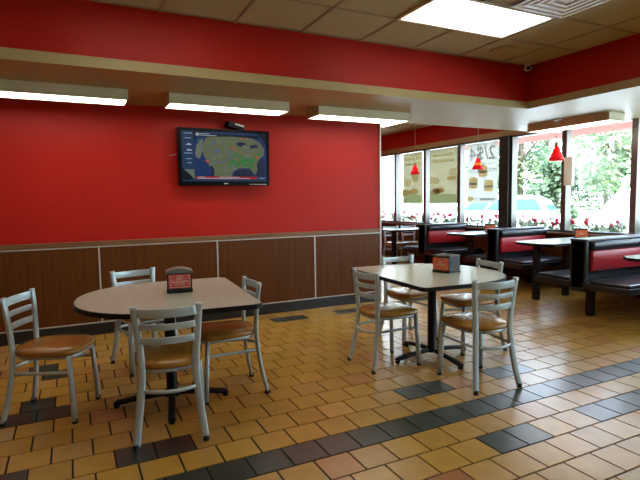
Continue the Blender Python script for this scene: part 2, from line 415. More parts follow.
# ------------------------------------------------------------------ chairs
def make_chair():
    root = empty('dining_chair', '', 'chair')
    fr = new()
    # the ladder back uprights run down as rear legs
    def upright(s):
        bm = new()
        pts = smooth_path([(s*0.186,-0.225,0.018),(s*0.166,-0.192,0.17),(s*0.148,-0.168,0.36),(s*0.148,-0.163,0.48),(s*0.161,-0.172,0.64),(s*0.173,-0.186,0.784)], 5)
        tube(bm, pts, 0.0210, 0.0125, 12, up=(0,1,0), p=3.5); return bm
    for s in (-1, 1):
        u = obj('rear_leg', upright(s), M['chair_metal'], root)
        bm = new(); lathe(bm, [(0.016,0),(0.0185,0.003),(0.0185,0.026),(0.0165,0.030)], 12, s*0.187, -0.226); obj('glide', bm, M['foot'], u, smooth=True)
        bm = new(); pts = [(s*0.190,0.205,0.018),(s*0.183,0.195,0.22),(s*0.172,0.182,0.418)]
        tube(bm, pts, 0.0195, 0.0130, 12, up=(0,1,0), p=3.5)
        f = obj('front_leg', bm, M['chair_metal'], root)
        bm = new(); lathe(bm, [(0.015,0),(0.0175,0.003),(0.0175,0.026),(0.0155,0.030)], 12, s*0.1905, 0.2055); obj('glide', bm, M['foot'], f, smooth=True)
    for (z, h, hw, y) in ((0.746,0.026,0.166,-0.184),(0.668,0.018,0.160,-0.176),(0.590,0.020,0.154,-0.170)):
        bm = new(); pts = []
        for i in range(13):
            t = -1 + 2*i/12
            pts.append((t*hw, y - 0.034*(1 - t*t), z - 0.004*(1-t*t)))
        tube(bm, pts, 0.0060, h, 12, p=8); obj('back_slat', bm, M['chair_metal'], root)
    # seat: shield shaped pad with a domed top
    def outline(t):
        # superellipse whose width narrows to the rear
        c, s = math.cos(t), math.sin(t); e = 2/(4.2 if s > 0 else 3.0)
        x = math.copysign(abs(c)**e, c); y = math.copysign(abs(s)**e, s)
        w = 0.205 if y > 0 else 0.205
        wid = 0.196 + 0.012*y
        return x*wid, 0.025 + y*0.215
    bm = new(); n = 40; rings = []
    for k, (sc, z) in enumerate([(0.90,0.420),(0.985,0.424),(1.0,0.436),(0.99,0.449),(0.93,0.460),(0.75,0.467),(0.5,0.470),(0.25,0.471)]):
        rings.append([((outline(2*PI*i/n)[0])*sc, 0.02 + (outline(2*PI*i/n)[1]-0.02)*sc, z) for i in range(n)])
    ring_sweep(bm, rings); obj('seat', bm, M['vinyl'], root, smooth=True)
    # seat frame below the pad
    bm = new(); pts = [(outline(2*PI*i/24)[0]*0.88, 0.02+(outline(2*PI*i/24)[1]-0.02)*0.90, 0.409) for i in range(24)]
    tube(bm, pts, 0.008, 0.011, 8, closed=True, p=4); obj('seat_frame', bm, M['chair_metal'], root)
    # horseshoe stretcher: from the front legs round behind the rear legs
    bm = new()
    pts = smooth_path([(-0.179,0.190,0.315),(-0.168,0.02,0.312),(-0.152,-0.150,0.308),(-0.10,-0.205,0.306),(0,-0.225,0.305),(0.10,-0.205,0.306),(0.152,-0.150,0.308),(0.168,0.02,0.312),(0.179,0.190,0.315)], 5)
    tube(bm, pts, 0.007, 0.011, 8, p=3); obj('stretcher', bm, M['chair_metal'], root)
    return root

R_ = math.radians
chair_spots = [
 ((0.484, 3.000), -10, 'grey ladder-back chair nearest the camera, its back turned to us at the round-ended left table', 'metal chairs at the left table'),
 ((-0.150, 3.600), -113, 'grey ladder-back chair at the rounded left end of the left table, leftmost of all chairs', 'metal chairs at the left table'),
 ((0.962, 3.430), 89, 'grey ladder-back chair pushed in at the straight right end of the left table', 'metal chairs at the left table'),
 ((0.500, 4.300), 195, 'grey ladder-back chair between the left table and the brown panelled wall', 'metal chairs at the left table'),
 ((2.268, 3.390), -90, 'grey ladder-back chair at the straight left end of the middle table', 'metal chairs at the middle table'),
 ((2.640, 2.722), -6, 'grey ladder-back chair on the near side of the middle table, back turned to us', 'metal chairs at the middle table'),
 ((3.190, 3.375), 80, 'grey ladder-back chair at the rounded right end of the middle table', 'metal chairs at the middle table'),
 ((2.895, 3.915), 179, 'grey ladder-back chair behind the middle table, facing us past the wall end', 'metal chairs at the middle table'),
 ((5.94, 8.46), 180, 'small distant metal chair behind the far table, left of the two there', 'chairs at the far table'),
 ((6.37, 8.44), 180, 'small distant metal chair behind the far table, right of the two, beside the far booth', 'chairs at the far table'),
]
proto = make_chair()
for i, ((x, y), a, lab, grp) in enumerate(chair_spots):
    if i == 0:
        proto.location = (x, y, 0); proto.rotation_euler = (0, 0, R_(a)); proto['label'] = lab; proto['group'] = grp
    else: dup(proto, (x, y, 0), R_(a), lab, grp)

# ------------------------------------------------------------------ dining tables, straight at +x and rounded at -x
def d_outline(L, W, inset=0.0, cut=0.055):
    hw = W/2 - inset; a = 0.60; pts = []
    x1 = L/2 - inset; xc = -L/2 + a
    cut = cut*0.9
    pts += [(x1 - cut, -hw), (x1 - cut*0.3, -hw + cut*0.3), (x1, -hw + cut), (x1, hw - cut), (x1 - cut*0.3, hw - cut*0.3), (x1 - cut, hw)]
    for i in range(25):
        t = PI/2 + PI*i/24
        pts.append((xc + (a - inset)*math.copysign(abs(math.cos(t))**0.92, math.cos(t)), hw*math.copysign(abs(math.sin(t))**0.92, math.sin(t))))
    return pts
def make_table(label, loc, rz, base_off, base_rot, L=1.05, W=1.16):
    t = empty('dining_table', label, 'table', loc, rz, 'laminate dining tables')
    H = 0.720
    bm = new(); prism(bm, d_outline(L, W, 0.006), H - 0.026, H)
    top = obj('tabletop', bm, M['top'], t)
    bm = new()
    o = d_outline(L, W); i_ = d_outline(L, W, 0.006)
    rings = [[(x, y, H - 0.030) for x, y in o], [(x, y, H - 0.003) for x, y in o]]
    n = len(o)
    va = [bm.verts.new((x, y, H - 0.030)) for x, y in i_]; vb = [bm.verts.new((x, y, H - 0.030)) for x, y in o]
    vc = [bm.verts.new((x, y, H - 0.002)) for x, y in o]; vd = [bm.verts.new((x, y, H + 0.0005)) for x, y in i_]
    for r0, r1 in ((va, vb), (vb, vc), (vc, vd), (vd, va)):
        for k in range(n): bm.faces.new((r0[k], r0[(k+1) % n], r1[(k+1) % n], r1[k]))
    obj('edge_band', bm, M['edge'], top)
    bx, by = base_off
    bm = new(); lathe(bm, [(0.060,0.055),(0.052,0.075),(0.036,0.09),(0.036,H-0.045),(0.05,H-0.04),(0.05,H-0.031)], 20, bx, by); obj('column', bm, M['iron'], t, smooth=True)
    bm = new(); box(bm, bx-0.20, bx+0.20, by-0.03, by+0.03, H-0.044, H-0.031); box(bm, bx-0.03, bx+0.03, by-0.2, by+0.2, H-0.0439, H-0.0309); obj('top_plate', bm, M['iron'], t)
    for k in range(4):
        a = base_rot + k*PI/2; bm = new()
        pts = [(bx + r*math.cos(a), by + r*math.sin(a), z) for r, z in ((0.0,0.068),(0.10,0.064),(0.25,0.050),(0.345,0.036),(0.362,0.026))]
        tube(bm, pts, 0.022, 0.017, 10, p=3.5)
        lathe(bm, [(0.014,0.0),(0.02,0.004),(0.02,0.02),(0.024,0.026)], 10, bx + 0.352*math.cos(a), by + 0.352*math.sin(a))
        obj('base_foot', bm, M['iron'], t)
    return t
make_table('beige D-shaped laminate table at left, rounded end facing left', (0.536, 3.498, 0), R_(-4), (0.031, -0.096), R_(-6.8), L=1.093, W=1.197)
make_table('beige D-shaped laminate table in the middle, rounded end facing the booths', (2.763, 3.352, 0), R_(176), (0.062, 0.040), R_(4), L=1.055, W=1.21)

# ------------------------------------------------------------------ napkin dispensers
def dispenser_arched(label, loc, rz):
    t = empty('napkin_dispenser', label, 'napkin dispenser', loc, rz, 'napkin dispensers')
    w, d = 0.083, 0.055
    bm = new(); box(bm, -w-0.004, w+0.004, -d-0.006, d+0.006, 0.0, 0.028, bev=0.006); obj('base', bm, M['dispenser'], t)
    bm = new(); prism(bm, [(-w, 0.0285), (w, 0.0285), (w*1.0, 0.135), (-w*1.0, 0.135)], -d, d, axis='Y'); obj('body', bm, M['dispenser'], t, bevel=0.004)
    bm = new(); out, inn = [], []
    for i in range(13):
        u = -1 + i/6
        out.append((u*(w+0.007), 0.150 + 0.022*(1-u*u)))
        inn.append((u*(w+0.007), 0.1355 + 0.004*(1-u*u) if abs(u) < 1 else 0.1355))
    poly = inn + out[::-1]
    prism(bm, poly, -d-0.008, d+0.008, axis='Y'); obj('lid', bm, M['dispenser_lid'], t, bevel=0.004)
    bm = new(); box(bm, -w+0.010, w-0.010, -d-0.005, -d-0.0005, 0.034, 0.130); cd = obj('placard', bm, M['card'], t)
    bm = new()
    up = Matrix.Rotation(PI/2, 4, 'X')
    for s, sz, z in (('ARE YOU', 0.011, 0.117), ('HEY', 0.025, 0.099), ('HUNGRY', 0.027, 0.077), ('GRAB A NAPKIN', 0.009, 0.058)):
        text_into(bm, s, sz, Matrix.Translation((0, -d-0.0062, z)) @ up)
    rr = random.Random(5)
    for (x, z) in ((-0.064,0.115),(-0.052,0.094),(-0.068,0.080),(-0.060,0.058),(0.060,0.118),(0.068,0.099),(0.066,0.078),(0.067,0.060)):
        poly = [(x + (0.0065 if i % 2 == 0 else 0.003)*math.cos(PI*i/5 + rr.random()*0.2), z + (0.0065 if i % 2 == 0 else 0.003)*math.sin(PI*i/5)) for i in range(10)]
        prism(bm, poly, -d-0.0062, -d-0.0052, axis='Y')
    box(bm, -0.072, 0.072, -d-0.0062, -d-0.0052, 0.040, 0.0425)
    obj('print', bm, M['ink'], cd)
    return t
def dispenser_box(label, loc, rz, s=1.0):
    t = empty('napkin_dispenser', label, 'napkin dispenser', loc, rz, 'napkin dispensers')
    w, d, h = 0.088*s, 0.080*s, 0.135*s
    bm = new(); box(bm, -w-0.004, w+0.004, -d-0.004, d+0.004, 0, 0.012, bev=0.003); obj('base', bm, M['dispenser'], t)
    bm = new(); box(bm, -w, w, -d, d, 0.0125, h, bev=0.006); obj('body', bm, M['dispenser'], t)
    bm = new(); box(bm, -w-0.003, w+0.003, -d-0.003, d+0.003, h+0.0005, h+0.016, bev=0.006)
    tube(bm, [(-w*0.4, 0, h+0.016), (w*0.4, 0, h+0.016)], d*0.35, 0.004, 10); obj('lid', bm, mat('dark_olive_plastic_lid', (0.055, 0.055, 0.042), 0.4, spec=0.3), t)
    bm = new(); box(bm, -w+0.006, w-0.006, -d-0.004, -d-0.0005, 0.022, h-0.006); cd = obj('placard', bm, M['card_orange'], t)
    bm = new(); up = Matrix.Rotation(PI/2, 4, 'X')
    for q, sz, z in (('HEY', 0.022, 0.092), ('HUNGRY', 0.024, 0.070)): text_into(bm, q, sz*s, Matrix.Translation((0, -d-0.0052, z*s)) @ up)
    for (x, z) in ((-0.06,0.11),(0.05,0.115),(-0.062,0.05),(0.06,0.045)):
        poly = [(x*s + (0.006 if i % 2 == 0 else 0.003)*math.cos(PI*i/5), z*s + (0.006 if i % 2 == 0 else 0.003)*math.sin(PI*i/5)) for i in range(10)]
        prism(bm, poly, -d-0.0052, -d-0.0042, axis='Y')
    obj('print', bm, M['ink'], cd)
    return t
dispenser_arched('dark napkin dispenser with arched grey lid and red card, on the left table', (0.660, 3.545, 0.7206), R_(-8))
dispenser_box('black box napkin dispenser with orange card, on the middle table', (2.852, 3.318, 0.7206), R_(-76), 0.97)
dispenser_box('small distant napkin dispenser at the window, just above the backrest of the nearest booth', (6.42, 4.66, 0.7556), R_(-45), 0.95)
dispenser_box('small distant napkin dispenser by the wide dark window post, behind the middle booth', (6.42, 6.36, 0.7556), R_(-45), 0.95)

# ------------------------------------------------------------------ booths: back to back benches on one spine
def booth(label, x0, x1, y0, rz=0):
    t = empty('booth_bench', label, 'booth bench', (x0, y0, 0), 0, 'red and black booths')
    L = x1 - x0; th = 0.15
    bm = new(); box(bm, 0.0, L, 0, th, 0.30, 0.855, bev=0.004); box(bm, 0.0, 0.05, -0.02, th+0.02, 0.34, 0.865, bev=0.006)
    box(bm, 0.0, L, -0.028, th+0.028, 0.8555, 0.880, bev=0.008)
    obj('back_panel', bm, M['booth_black'], t)
    for s in (0, 1):
        def Y(a, b):                       # mirrored to the other side of the spine
            return (-b, -a) if s == 0 else (th + a, th + b)
        y = Y(0.0, 0.50); bm = new(); box(bm, 0.0, L, *y, 0.335, 0.405, bev=0.008); obj('seat', bm, M['booth_black'], t)
        y = Y(0.045, 0.485); bm = new(); box(bm, 0.03, L-0.03, *y, 0.4055, 0.440, bev=0.014)
        m = Y(0.25, 0.262); obj('seat_cushion', bm, M['booth_pad'], t)
        y = Y(0.0005, 0.048); bm = new(); box(bm, 0.075, L-0.02, *y, 0.525, 0.755, bev=0.018); obj('backrest_pad', bm, M['booth_red'], t, smooth=True)
        y = Y(0.0005, 0.060); bm = new(); box(bm, 0.075, L-0.02, *y, 0.760, 0.852, bev=0.022); obj('headrest_pad', bm, M['booth_pad'], t, smooth=True)
    for lx in (0.20, L - 0.25):
        bm = new(); box(bm, lx, lx + 0.065, th/2 - 0.04, th/2 + 0.04, 0.0, 0.2995, bev=0.004); box(bm, lx+0.005, lx + 0.06, -0.35, th + 0.35, 0.295, 0.3345); obj('leg', bm, M['iron'], t)
    return t
booth('nearest booth, cut off by the right edge of the photo, red backrest facing us', 4.975, 6.645, 3.56)
booth('middle booth of the row, red backrest facing us beside the wide dark window post', 5.60, 6.645, 5.44)
booth('farthest booth, red backrest seen just right of the wall end', 5.69, 6.645, 7.22)

def booth_table(label, x0, x1, yc, legs, w=0.62):
    t = empty('booth_table', label, 'table', (x0, yc, 0), 0, 'booth tables')
    L = x1 - x0; H = 0.755; c = 0.12
    def out(i): return [(L-i, -w/2+i), (L-i, w/2-i), (c, w/2-i), (i, w/2-c), (i, -w/2+c), (c, -w/2+i)]
    bm = new(); prism(bm, out(0.005), H-0.024, H); tp = obj('tabletop', bm, M['top'], t)
    bm = new(); a, b_ = out(0), out(0.005); n = len(a)
    R = [[bm.verts.new((x, y, z)) for x, y in q] for q, z in ((b_, H-0.03), (a, H-0.03), (a, H-0.002), (b_, H+0.0005))]
    for i in range(4):
        r0, r1 = R[i], R[(i+1) % 4]
        for k in range(n): bm.faces.new((r0[k], r0[(k+1) % n], r1[(k+1) % n], r1[k]))
    obj('edge_band', bm, M['edge'], tp)
    for lx in legs:
        bm = new(); box(bm, lx-x0-0.035, lx-x0+0.035, -0.035, 0.035, 0.0, H-0.0315, bev=0.004); box(bm, lx-x0-0.05, lx-x0+0.05, -0.22, 0.22, H-0.05, H-0.0312); obj('leg', bm, M['iron'], t)
    return t
booth_table('pale booth table standing between the nearest and the middle booth', 5.26, 6.645, 4.56, (5.43, 6.0))
booth_table('pale booth table standing between the middle and the farthest booth', 5.66, 6.645, 6.39, (6.02, 6.45))
booth_table('booth table corner showing at the right edge, in front of the nearest booth', 4.74, 6.645, 2.75, (5.15, 6.2))
booth_table('distant small table left of the farthest booth, two metal chairs behind it', 5.40, 6.645, 8.03, (5.60, 6.4), 0.52)

# ------------------------------------------------------------------ television
def television():
    t = empty('television', 'black flat television showing a weather map on the red wall', 'television', (1.560, WALL, 1.828))
    t.rotation_euler = (R_(2.0), 0, 0)
    w, h = 0.510, 0.307
    bm = new(); box(bm, -w, w, -0.105, -0.050, -h, h, bev=0.006)
    obj('cabinet', bm, M['tv'], t)
    bm = new(); 
    for (a, b_, c, d) in ((-w, w, h-0.034, h), (-w, w, -h, -h+0.048), (-w, -w+0.034, -h+0.048, h-0.034), (w-0.034, w, -h+0.048, h-0.034)):
        box(bm, a, b_, -0.113, -0.1055, c, d)
    obj('bezel', bm, M['tv'], t)
    bm = new(); box(bm, -0.2, 0.2, -0.0495, -0.012, -0.16, 0.16); obj('wall_mount', bm, M['iron'], t)
    x0, x1, z0, z1 = -w+0.034, w-0.034, -h+0.048, h-0.034
    W, H = x1-x0, z1-z0
    def P(u, v): return (x0+u*W, z0+v*H)
    mats = [M[k] for k in ('s_sea','s_side','s_dark','s_land','s_land2','s_green','s_gulf','s_red','s_white','s_dot','s_line')]
    bm = new(); lvl = [-0.1062]
    def poly(pts, mi, y=None):
        f = bm.faces.new([bm.verts.new((P(*q)[0], lvl[0] if y is None else y, P(*q)[1])) for q in pts]); f.material_index = mi
    def rect(a, b_, c, d, mi, y): poly([(a, c), (b_, c), (b_, d), (a, d)], mi, y)
    rect(0, 1, 0, 1, 0, -0.1060)
    rect(0, 0.14, 0.24, 1, 1, -0.1062); rect(0, 0.14, 0.03, 0.24, 4, -0.1062)
    poly([(0.0, 0.03), (0.14, 0.03), (0.10, 0.12), (0.0, 0.28)], 2, -0.1064)
    poly([(0.14,1),(0.14,0.80),(0.20,0.93),(0.26,1)], 2, -0.1062); poly([(0.88,1),(1,1),(1,0.76),(0.96,0.86)], 2, -0.1062)
    rect(0.14, 0.90, 0.90, 0.955, 2, -0.1063)
    # grey north, olive land, water
    poly([(0.15,0.55),(0.17,0.74),(0.24,0.86),(0.24,0.62),(0.20,0.45),(0.16,0.48)], 4, -0.1064)
    poly([(0.235,0.66),(0.25,0.80),(0.29,0.90),(0.60,0.92),(0.82,0.90),(0.92,0.82),(0.975,0.68),(0.975,0.56),(0.92,0.49),(0.88,0.38),(0.885,0.22),(0.85,0.14),(0.80,0.27),(0.66,0.28),(0.59,0.20),(0.56,0.04),(0.38,0.04),(0.35,0.20),(0.295,0.40),(0.25,0.50)], 3, -0.1064)
    poly([(0.31,0.09),(0.36,0.10),(0.37,0.22),(0.33,0.36),(0.315,0.33),(0.345,0.2)], 6, -0.1065)
    poly([(0.60,0.10),(0.60,0.18),(0.66,0.25),(0.76,0.27),(0.82,0.20),(0.84,0.10)], 6, -0.1066)
    poly([(0.62,0.78),(0.68,0.82),(0.74,0.80),(0.78,0.74),(0.72,0.70),(0.66,0.73)], 6, -0.1065); poly([(0.80,0.68),(0.90,0.72),(0.88,0.78),(0.80,0.76)], 6, -0.1065)
    poly([(0.84,0.30),(0.90,0.46),(0.98,0.44),(0.98,0.10),(0.88,0.10),(0.87,0.2)], 6, -0.1063)
    rng = random.Random(11)
    for (u, v, r) in ((0.58,0.40,0.05),(0.64,0.36,0.06),(0.70,0.42,0.05),(0.76,0.45,0.055),(0.82,0.40,0.05),(0.68,0.52,0.045),(0.62,0.56,0.035),(0.86,0.46,0.04),(0.80,0.30,0.04),(0.90,0.56,0.035),(0.74,0.34,0.04),(0.57,0.74,0.03),(0.20,0.82,0.02),(0.55,0.32,0.03)):
        poly([(u + r*rng.uniform(0.4,1.2)*math.cos(2*PI*i/9), v + 1.3*r*rng.uniform(0.35,1.0)*math.sin(2*PI*i/9)) for i in range(9)], 5, -0.1067)
    for _ in range(16):
        u, v = rng.uniform(0.30, 0.80), rng.uniform(0.2, 0.86); r = rng.uniform(0.02, 0.045)
        poly([(u + r*rng.uniform(0.5,1.2)*math.cos(2*PI*i/8), v + 1.2*r*rng.uniform(0.4,1.0)*math.sin(2*PI*i/8)) for i in range(8)], 4, -0.10655)
    rect(0.15, 0.88, 0.045, 0.10, 7, -0.1069); rect(0.0, 1.0, 0.0, 0.028, 1, -0.1068)
    for (u, v, l) in ((0.03,0.955,0.09),(0.04,0.86,0.07),(0.05,0.73,0.06),(0.06,0.615,0.05),(0.03,0.56,0.09),(0.05,0.45,0.06),(0.06,0.37,0.05),(0.20,0.955,0.12),(0.20,0.925,0.20),(0.18,0.085,0.08),(0.42,0.085,0.24),(0.17,0.060,0.62),(0.91,0.07,0.07)):
        rect(u, u + l, v - 0.006, v + 0.006, 8, -0.1071)
    rect(0.165, 0.195, 0.915, 0.97, 8, -0.1071)
    poly([(0.055,0.72),(0.075,0.76),(0.10,0.75),(0.115,0.72)], 8, -0.1071); poly([(0.05,0.62),(0.08,0.645),(0.115,0.63),(0.11,0.605)], 8, -0.1071)
    for (u, v, l) in ((0.23,0.42,0.16),(0.30,0.70,0.22),(0.27,0.78,0.14),(0.40,0.55,0.20),(0.48,0.64,0.14),(0.30,0.36,0.10),(0.62,0.25,0.08),(0.74,0.57,0.12),(0.52,0.47,0.12),(0.78,0.63,0.1)):
        rect(u, u + l, v - 0.0035, v + 0.0035, 4, -0.1069)
    for (u, v, r) in ((0.585,0.70,0.018),(0.29,0.40,0.018),(0.885,0.505,0.018),(0.70,0.885,0.012),(0.76,0.89,0.012)):
        poly([(u + r*math.cos(2*PI*i/10), v + 1.5*r*math.sin(2*PI*i/10)) for i in range(10)], 9, -0.1072)
    for (u, v, r) in ((0.36,0.77,0.016),(0.40,0.61,0.018),(0.30,0.60,0.010)):
        poly([(u + r*math.cos(2*PI*i/10), v + 1.5*r*math.sin(2*PI*i/10)) for i in range(10)], 10, -0.1072)
    for pts, mi in (([(0.37,0.38),(0.44,0.39),(0.51,0.44),(0.56,0.52),(0.58,0.68)], 10), ([(0.585,0.70),(0.64,0.64),(0.70,0.57)], 9)):
        for a, b_ in zip(pts[:-1], pts[1:]):
            dx, dy = b_[0]-a[0], b_[1]-a[1]; l = math.hypot(dx, dy); nx, ny = -dy/l*0.004, dx/l*0.006
            poly([(a[0]+nx, a[1]+ny), (b_[0]+nx, b_[1]+ny), (b_[0]-nx, b_[1]-ny), (a[0]-nx, a[1]-ny)], mi, -0.1070)
    obj('screen', bm, mats, t)
    bm = new(); box(bm, -0.022, 0.022, -0.1142, -0.1131, -h+0.018, -h+0.030); box(bm, 0.27, 0.475, -0.1142, -0.1131, -h+0.013, -h+0.019)
    obj('front_marking', bm, M['strip'], t)
television()
s = empty('set_top_box', 'small black box with a bright front strip, tilted on top of the television', 'set top box', (1.675, WALL - 0.080, 2.176))
s.rotation_euler = (0, R_(9), R_(16))
bm = new(); box(bm, -0.10, 0.10, -0.045, 0.045, -0.028, 0.032, bev=0.005); obj('case', bm, M['tv'], s)
bm = new(); box(bm, -0.02, 0.098, -0.048, -0.0455, 0.006, 0.022); obj('front_strip', bm, M['strip'], s)
bm = new(); tube(bm, smooth_path([(1.075, WALL-0.02, 1.86), (1.02, WALL-0.012, 1.85), (0.985, WALL-0.012, 1.842), (0.985, WALL-0.006, 1.855)], 4), 0.004, n=6)
tag(obj('loose_cable', bm, M['cord']), 'short dark cable end on the red wall just left of the television', 'cable')

# ------------------------------------------------------------------ box light fixtures under the soffit
def make_box_light():
    t = empty('ceiling_strip_light', '', 'light fixture', group='soffit box lights')
    L, D, H = 1.20, 0.30, 0.095
    bm = new(); x, d = L/2, D/2
    for q in ((-x, x, -d, -d+0.012), (-x, x, d-0.012, d), (-x, -x+0.012, -d+0.012, d-0.012), (x-0.012, x, -d+0.012, d-0.012)): box(bm, *q, -H, 0)
    box(bm, -x+0.012, x-0.012, -d+0.012, d-0.012, -0.012, 0)
    obj('housing', bm, M['fix_side'], t)
    bm = new(); box(bm, -x+0.013, x-0.013, -d+0.013, d-0.013, -H+0.004, -H+0.010); obj('lens', bm, M['lens'], t)
    return t
bl = make_box_light()
bl.location = (1.465, 4.96, ZS - 0.0005); bl['label'] = 'cream box light on the soffit above the television'
dup(bl, (-0.09, 4.96, ZS - 0.0005), 0, 'cream box light on the soffit cut off by the left edge of the photo')
dup(bl, (3.03, 5.02, ZS - 0.0005), 0, 'cream box light on the soffit nearest the end of the red wall')
dup(bl, (5.98, 4.50, ZS - 0.0005), R_(90), 'cream box light running along the window wall behind a red pendant')
dup(bl, (5.98, 1.6, ZS - 0.0005), R_(90), 'cream box light along the window wall outside the right edge of view')

# ------------------------------------------------------------------ ceiling fittings
def make_troffer():
    t = empty('ceiling_light', '', 'ceiling light', group='recessed ceiling lights')
    bm = new(); x, d = 0.588, 0.288
    for q in ((-x, x, -d, -d+0.022), (-x, x, d-0.022, d), (-x, -x+0.022, -d+0.022, d-0.022), (x-0.022, x, -d+0.022, d-0.022)): box(bm, *q, -0.010, 0.0055)
    obj('frame', bm, M['white_metal'], t)
    bm = new(); box(bm, -x+0.0225, x-0.0225, -d+0.0225, d-0.0225, -0.004, 0.0055); obj('diffuser', bm, M['troffer'], t)
    return t
tf = make_troffer(); tf.location = (3.06, 3.215, ZC - 0.0005); tf['label'] = 'bright rectangular ceiling panel light beside the air vent'
for x, y, lab in ((0.70, 3.215, 'ceiling panel light above the left table, just out of frame'), (-1.70, 3.215, 'ceiling panel light near the left wall, out of frame'), (0.70, 0.815, 'ceiling panel light above the viewer'), (5.27, 8.45, 'ceiling panel light in the far room, glimpsed past the end of the red wall'), (5.27, 6.65, 'added panel light in the far room, unseen above the soffit, brightening the red wall')):  # the last one is an added, unseen light that brightens the far red wall
    dup(tf, (x, y, ZC - 0.0005), 0, lab)

t = empty('air_vent', 'square ceiling air vent with concentric pale louvres beside the ceiling panel light', 'vent', (3.40, 2.615, ZC - 0.0005))
bm = new(); box(bm, -0.286, 0.286, -0.286, 0.286, 0.001, 0.0055); obj('backing', bm, M['tv'], t)
for r in (0.286, 0.228, 0.170, 0.112):
    bm = new(); q = r - 0.030
    for a, b_, c, d in ((-r, r, -r, -q), (-r, r, q, r), (-r, -q, -q, q), (q, r, -q, q)): box(bm, a, b_, c, d, -0.016, -0.010)
    vo = [(-q, -q), (q, -q), (q, q), (-q, q)]
    for k in range(4):
        (ax, ay), (bx, by) = vo[k], vo[(k + 1) % 4]
        m_ = 0.972
        bm.faces.new([bm.verts.new(p) for p in ((ax, ay, -0.010), (bx, by, -0.010), (bx*m_, by*m_, 0.0005), (ax*m_, ay*m_, 0.0005))])
    obj('louvre', bm, M['louvre'], t)
bm = new(); box(bm, -0.06, 0.06, -0.06, 0.06, -0.012, 0.0008, bev=0.003); obj('centre_plate', bm, M['white_metal'], t)

t = empty('ceiling_speaker', 'flat round ceiling speaker near the red fascia corner', 'speaker', (3.99, 3.80, ZC))
bm = new(); lathe(bm, [(0.135, 0.005), (0.135, -0.003), (0.12, -0.006), (0.112, -0.004)], 32); obj('rim', bm, M['beige'], t, smooth=True)
bm = new(); lathe(bm, [(0.111, 0.0), (0.111, -0.0045), (0.05, -0.006)], 32); obj('grille', bm, M['ceil'], t, smooth=True)

t = empty('security_camera', 'small white dome security camera in the fascia corner', 'security camera', (4.615, 4.05, ZC)); t.scale = (0.72, 0.72, 0.72)
bm = new(); lathe(bm, [(0.045, 0.004), (0.045, -0.02), (0.036, -0.028)], 20); obj('mount', bm, M['white_metal'], t, smooth=True)
bm = new(); lathe(bm, [(0.020,-0.0285), (0.045,-0.04), (0.058,-0.062), (0.055,-0.085), (0.04,-0.104), (0.015,-0.112)], 24); body = obj('housing', bm, mat('white_plastic', (0.7,0.68,0.62), 0.3), t, smooth=True)
bm = new(); bmesh.ops.create_uvsphere(bm, u_segments=16, v_segments=10, radius=0.030, matrix=Matrix.Translation((-0.020, -0.036, -0.078))); obj('lens', bm, M['lens_dark'], body, smooth=True)

t = empty('smoke_detector', 'flat round white disc on the soffit underside near the window light', 'detector', (6.0, 3.45, ZS))
bm = new(); lathe(bm, [(0.09, 0.0), (0.09, -0.014), (0.075, -0.024)], 24); obj('base', bm, M['white_metal'], t, smooth=True)
bm = new(); lathe(bm, [(0.05, -0.0245), (0.045, -0.034), (0.02, -0.036)], 20); obj('cap', bm, M['white_metal'], t, smooth=True)

# ------------------------------------------------------------------ red pendants
def pendant(label, x, y, ztop, zbot, band=False):
    t = empty('pendant_lamp', label, 'pendant lamp', (x, y, 0), 0, 'red pendant lamps')
    h = 0.185; zt = zbot + h
    bm = new(); lathe(bm, [(0.06, ztop), (0.058, ztop-0.012), (0.03, ztop-0.024), (0.008, ztop-0.028)], 20); obj('canopy', bm, M['strip'], t, smooth=True)
    bm = new(); tube(bm, [(0,0,ztop-0.029),(0,0,zt+0.051)], 0.0045, n=6); obj('cord', bm, M['cord'], t)
    bm = new(); lathe(bm, [(0.006, zt+0.05), (0.021, zt+0.045), (0.023, zt-0.004), (0.018, zt-0.01)], 16); obj('socket', bm, M['strip'], t, smooth=True)
    bm = new()
    prof = [(0.026, zt-0.002), (0.055, zt-0.080), (0.069, zt-0.118), (0.099, zbot)]
    lathe(bm, prof + [(r-0.004, z) for r, z in reversed(prof)], 32, cap=False)
    bm.faces.ensure_lookup_table()
    if band:
        for f in bm.faces:
            c = f.calc_center_median().z
            if zt-0.118 < c < zt-0.08: f.material_index = 1
    obj('shade', bm, [M['shade'], M['shade_band']], t, smooth=True)
    bm = new(); bmesh.ops.create_uvsphere(bm, u_segments=12, v_segments=8, radius=0.026, matrix=Matrix.Translation((0,0,zt-0.07))); obj('bulb', bm, M['bulb'], t, smooth=True)
pendant('red cone pendant lamp nearest us, hanging by the window light above a booth table', 5.71, 4.52, ZS - 0.0005, 1.815)
pendant('red cone pendant lamp with an amber band, hanging in front of the white window poster', 6.26, 6.50, ZC, 1.83, True)
pendant('red cone pendant lamp farthest away, just right of the end of the red wall', 6.23, 8.20, ZC, 1.83)

t = empty('wall_box', 'pale upright plastic box fixed to the window mullion behind the nearest pendant', 'box', (XR - 0.0, 5.075, 1.72))
bm = new(); box(bm, -0.055, 0.0, -0.085, 0.055, -0.21, 0.21, bev=0.006); obj('case', bm, M['grey_box'], t)
bm = new(); box(bm, -0.0600, -0.0555, -0.075, 0.045, -0.195, 0.195, bev=0.002); obj('cover', bm, M['grey_box'], t)

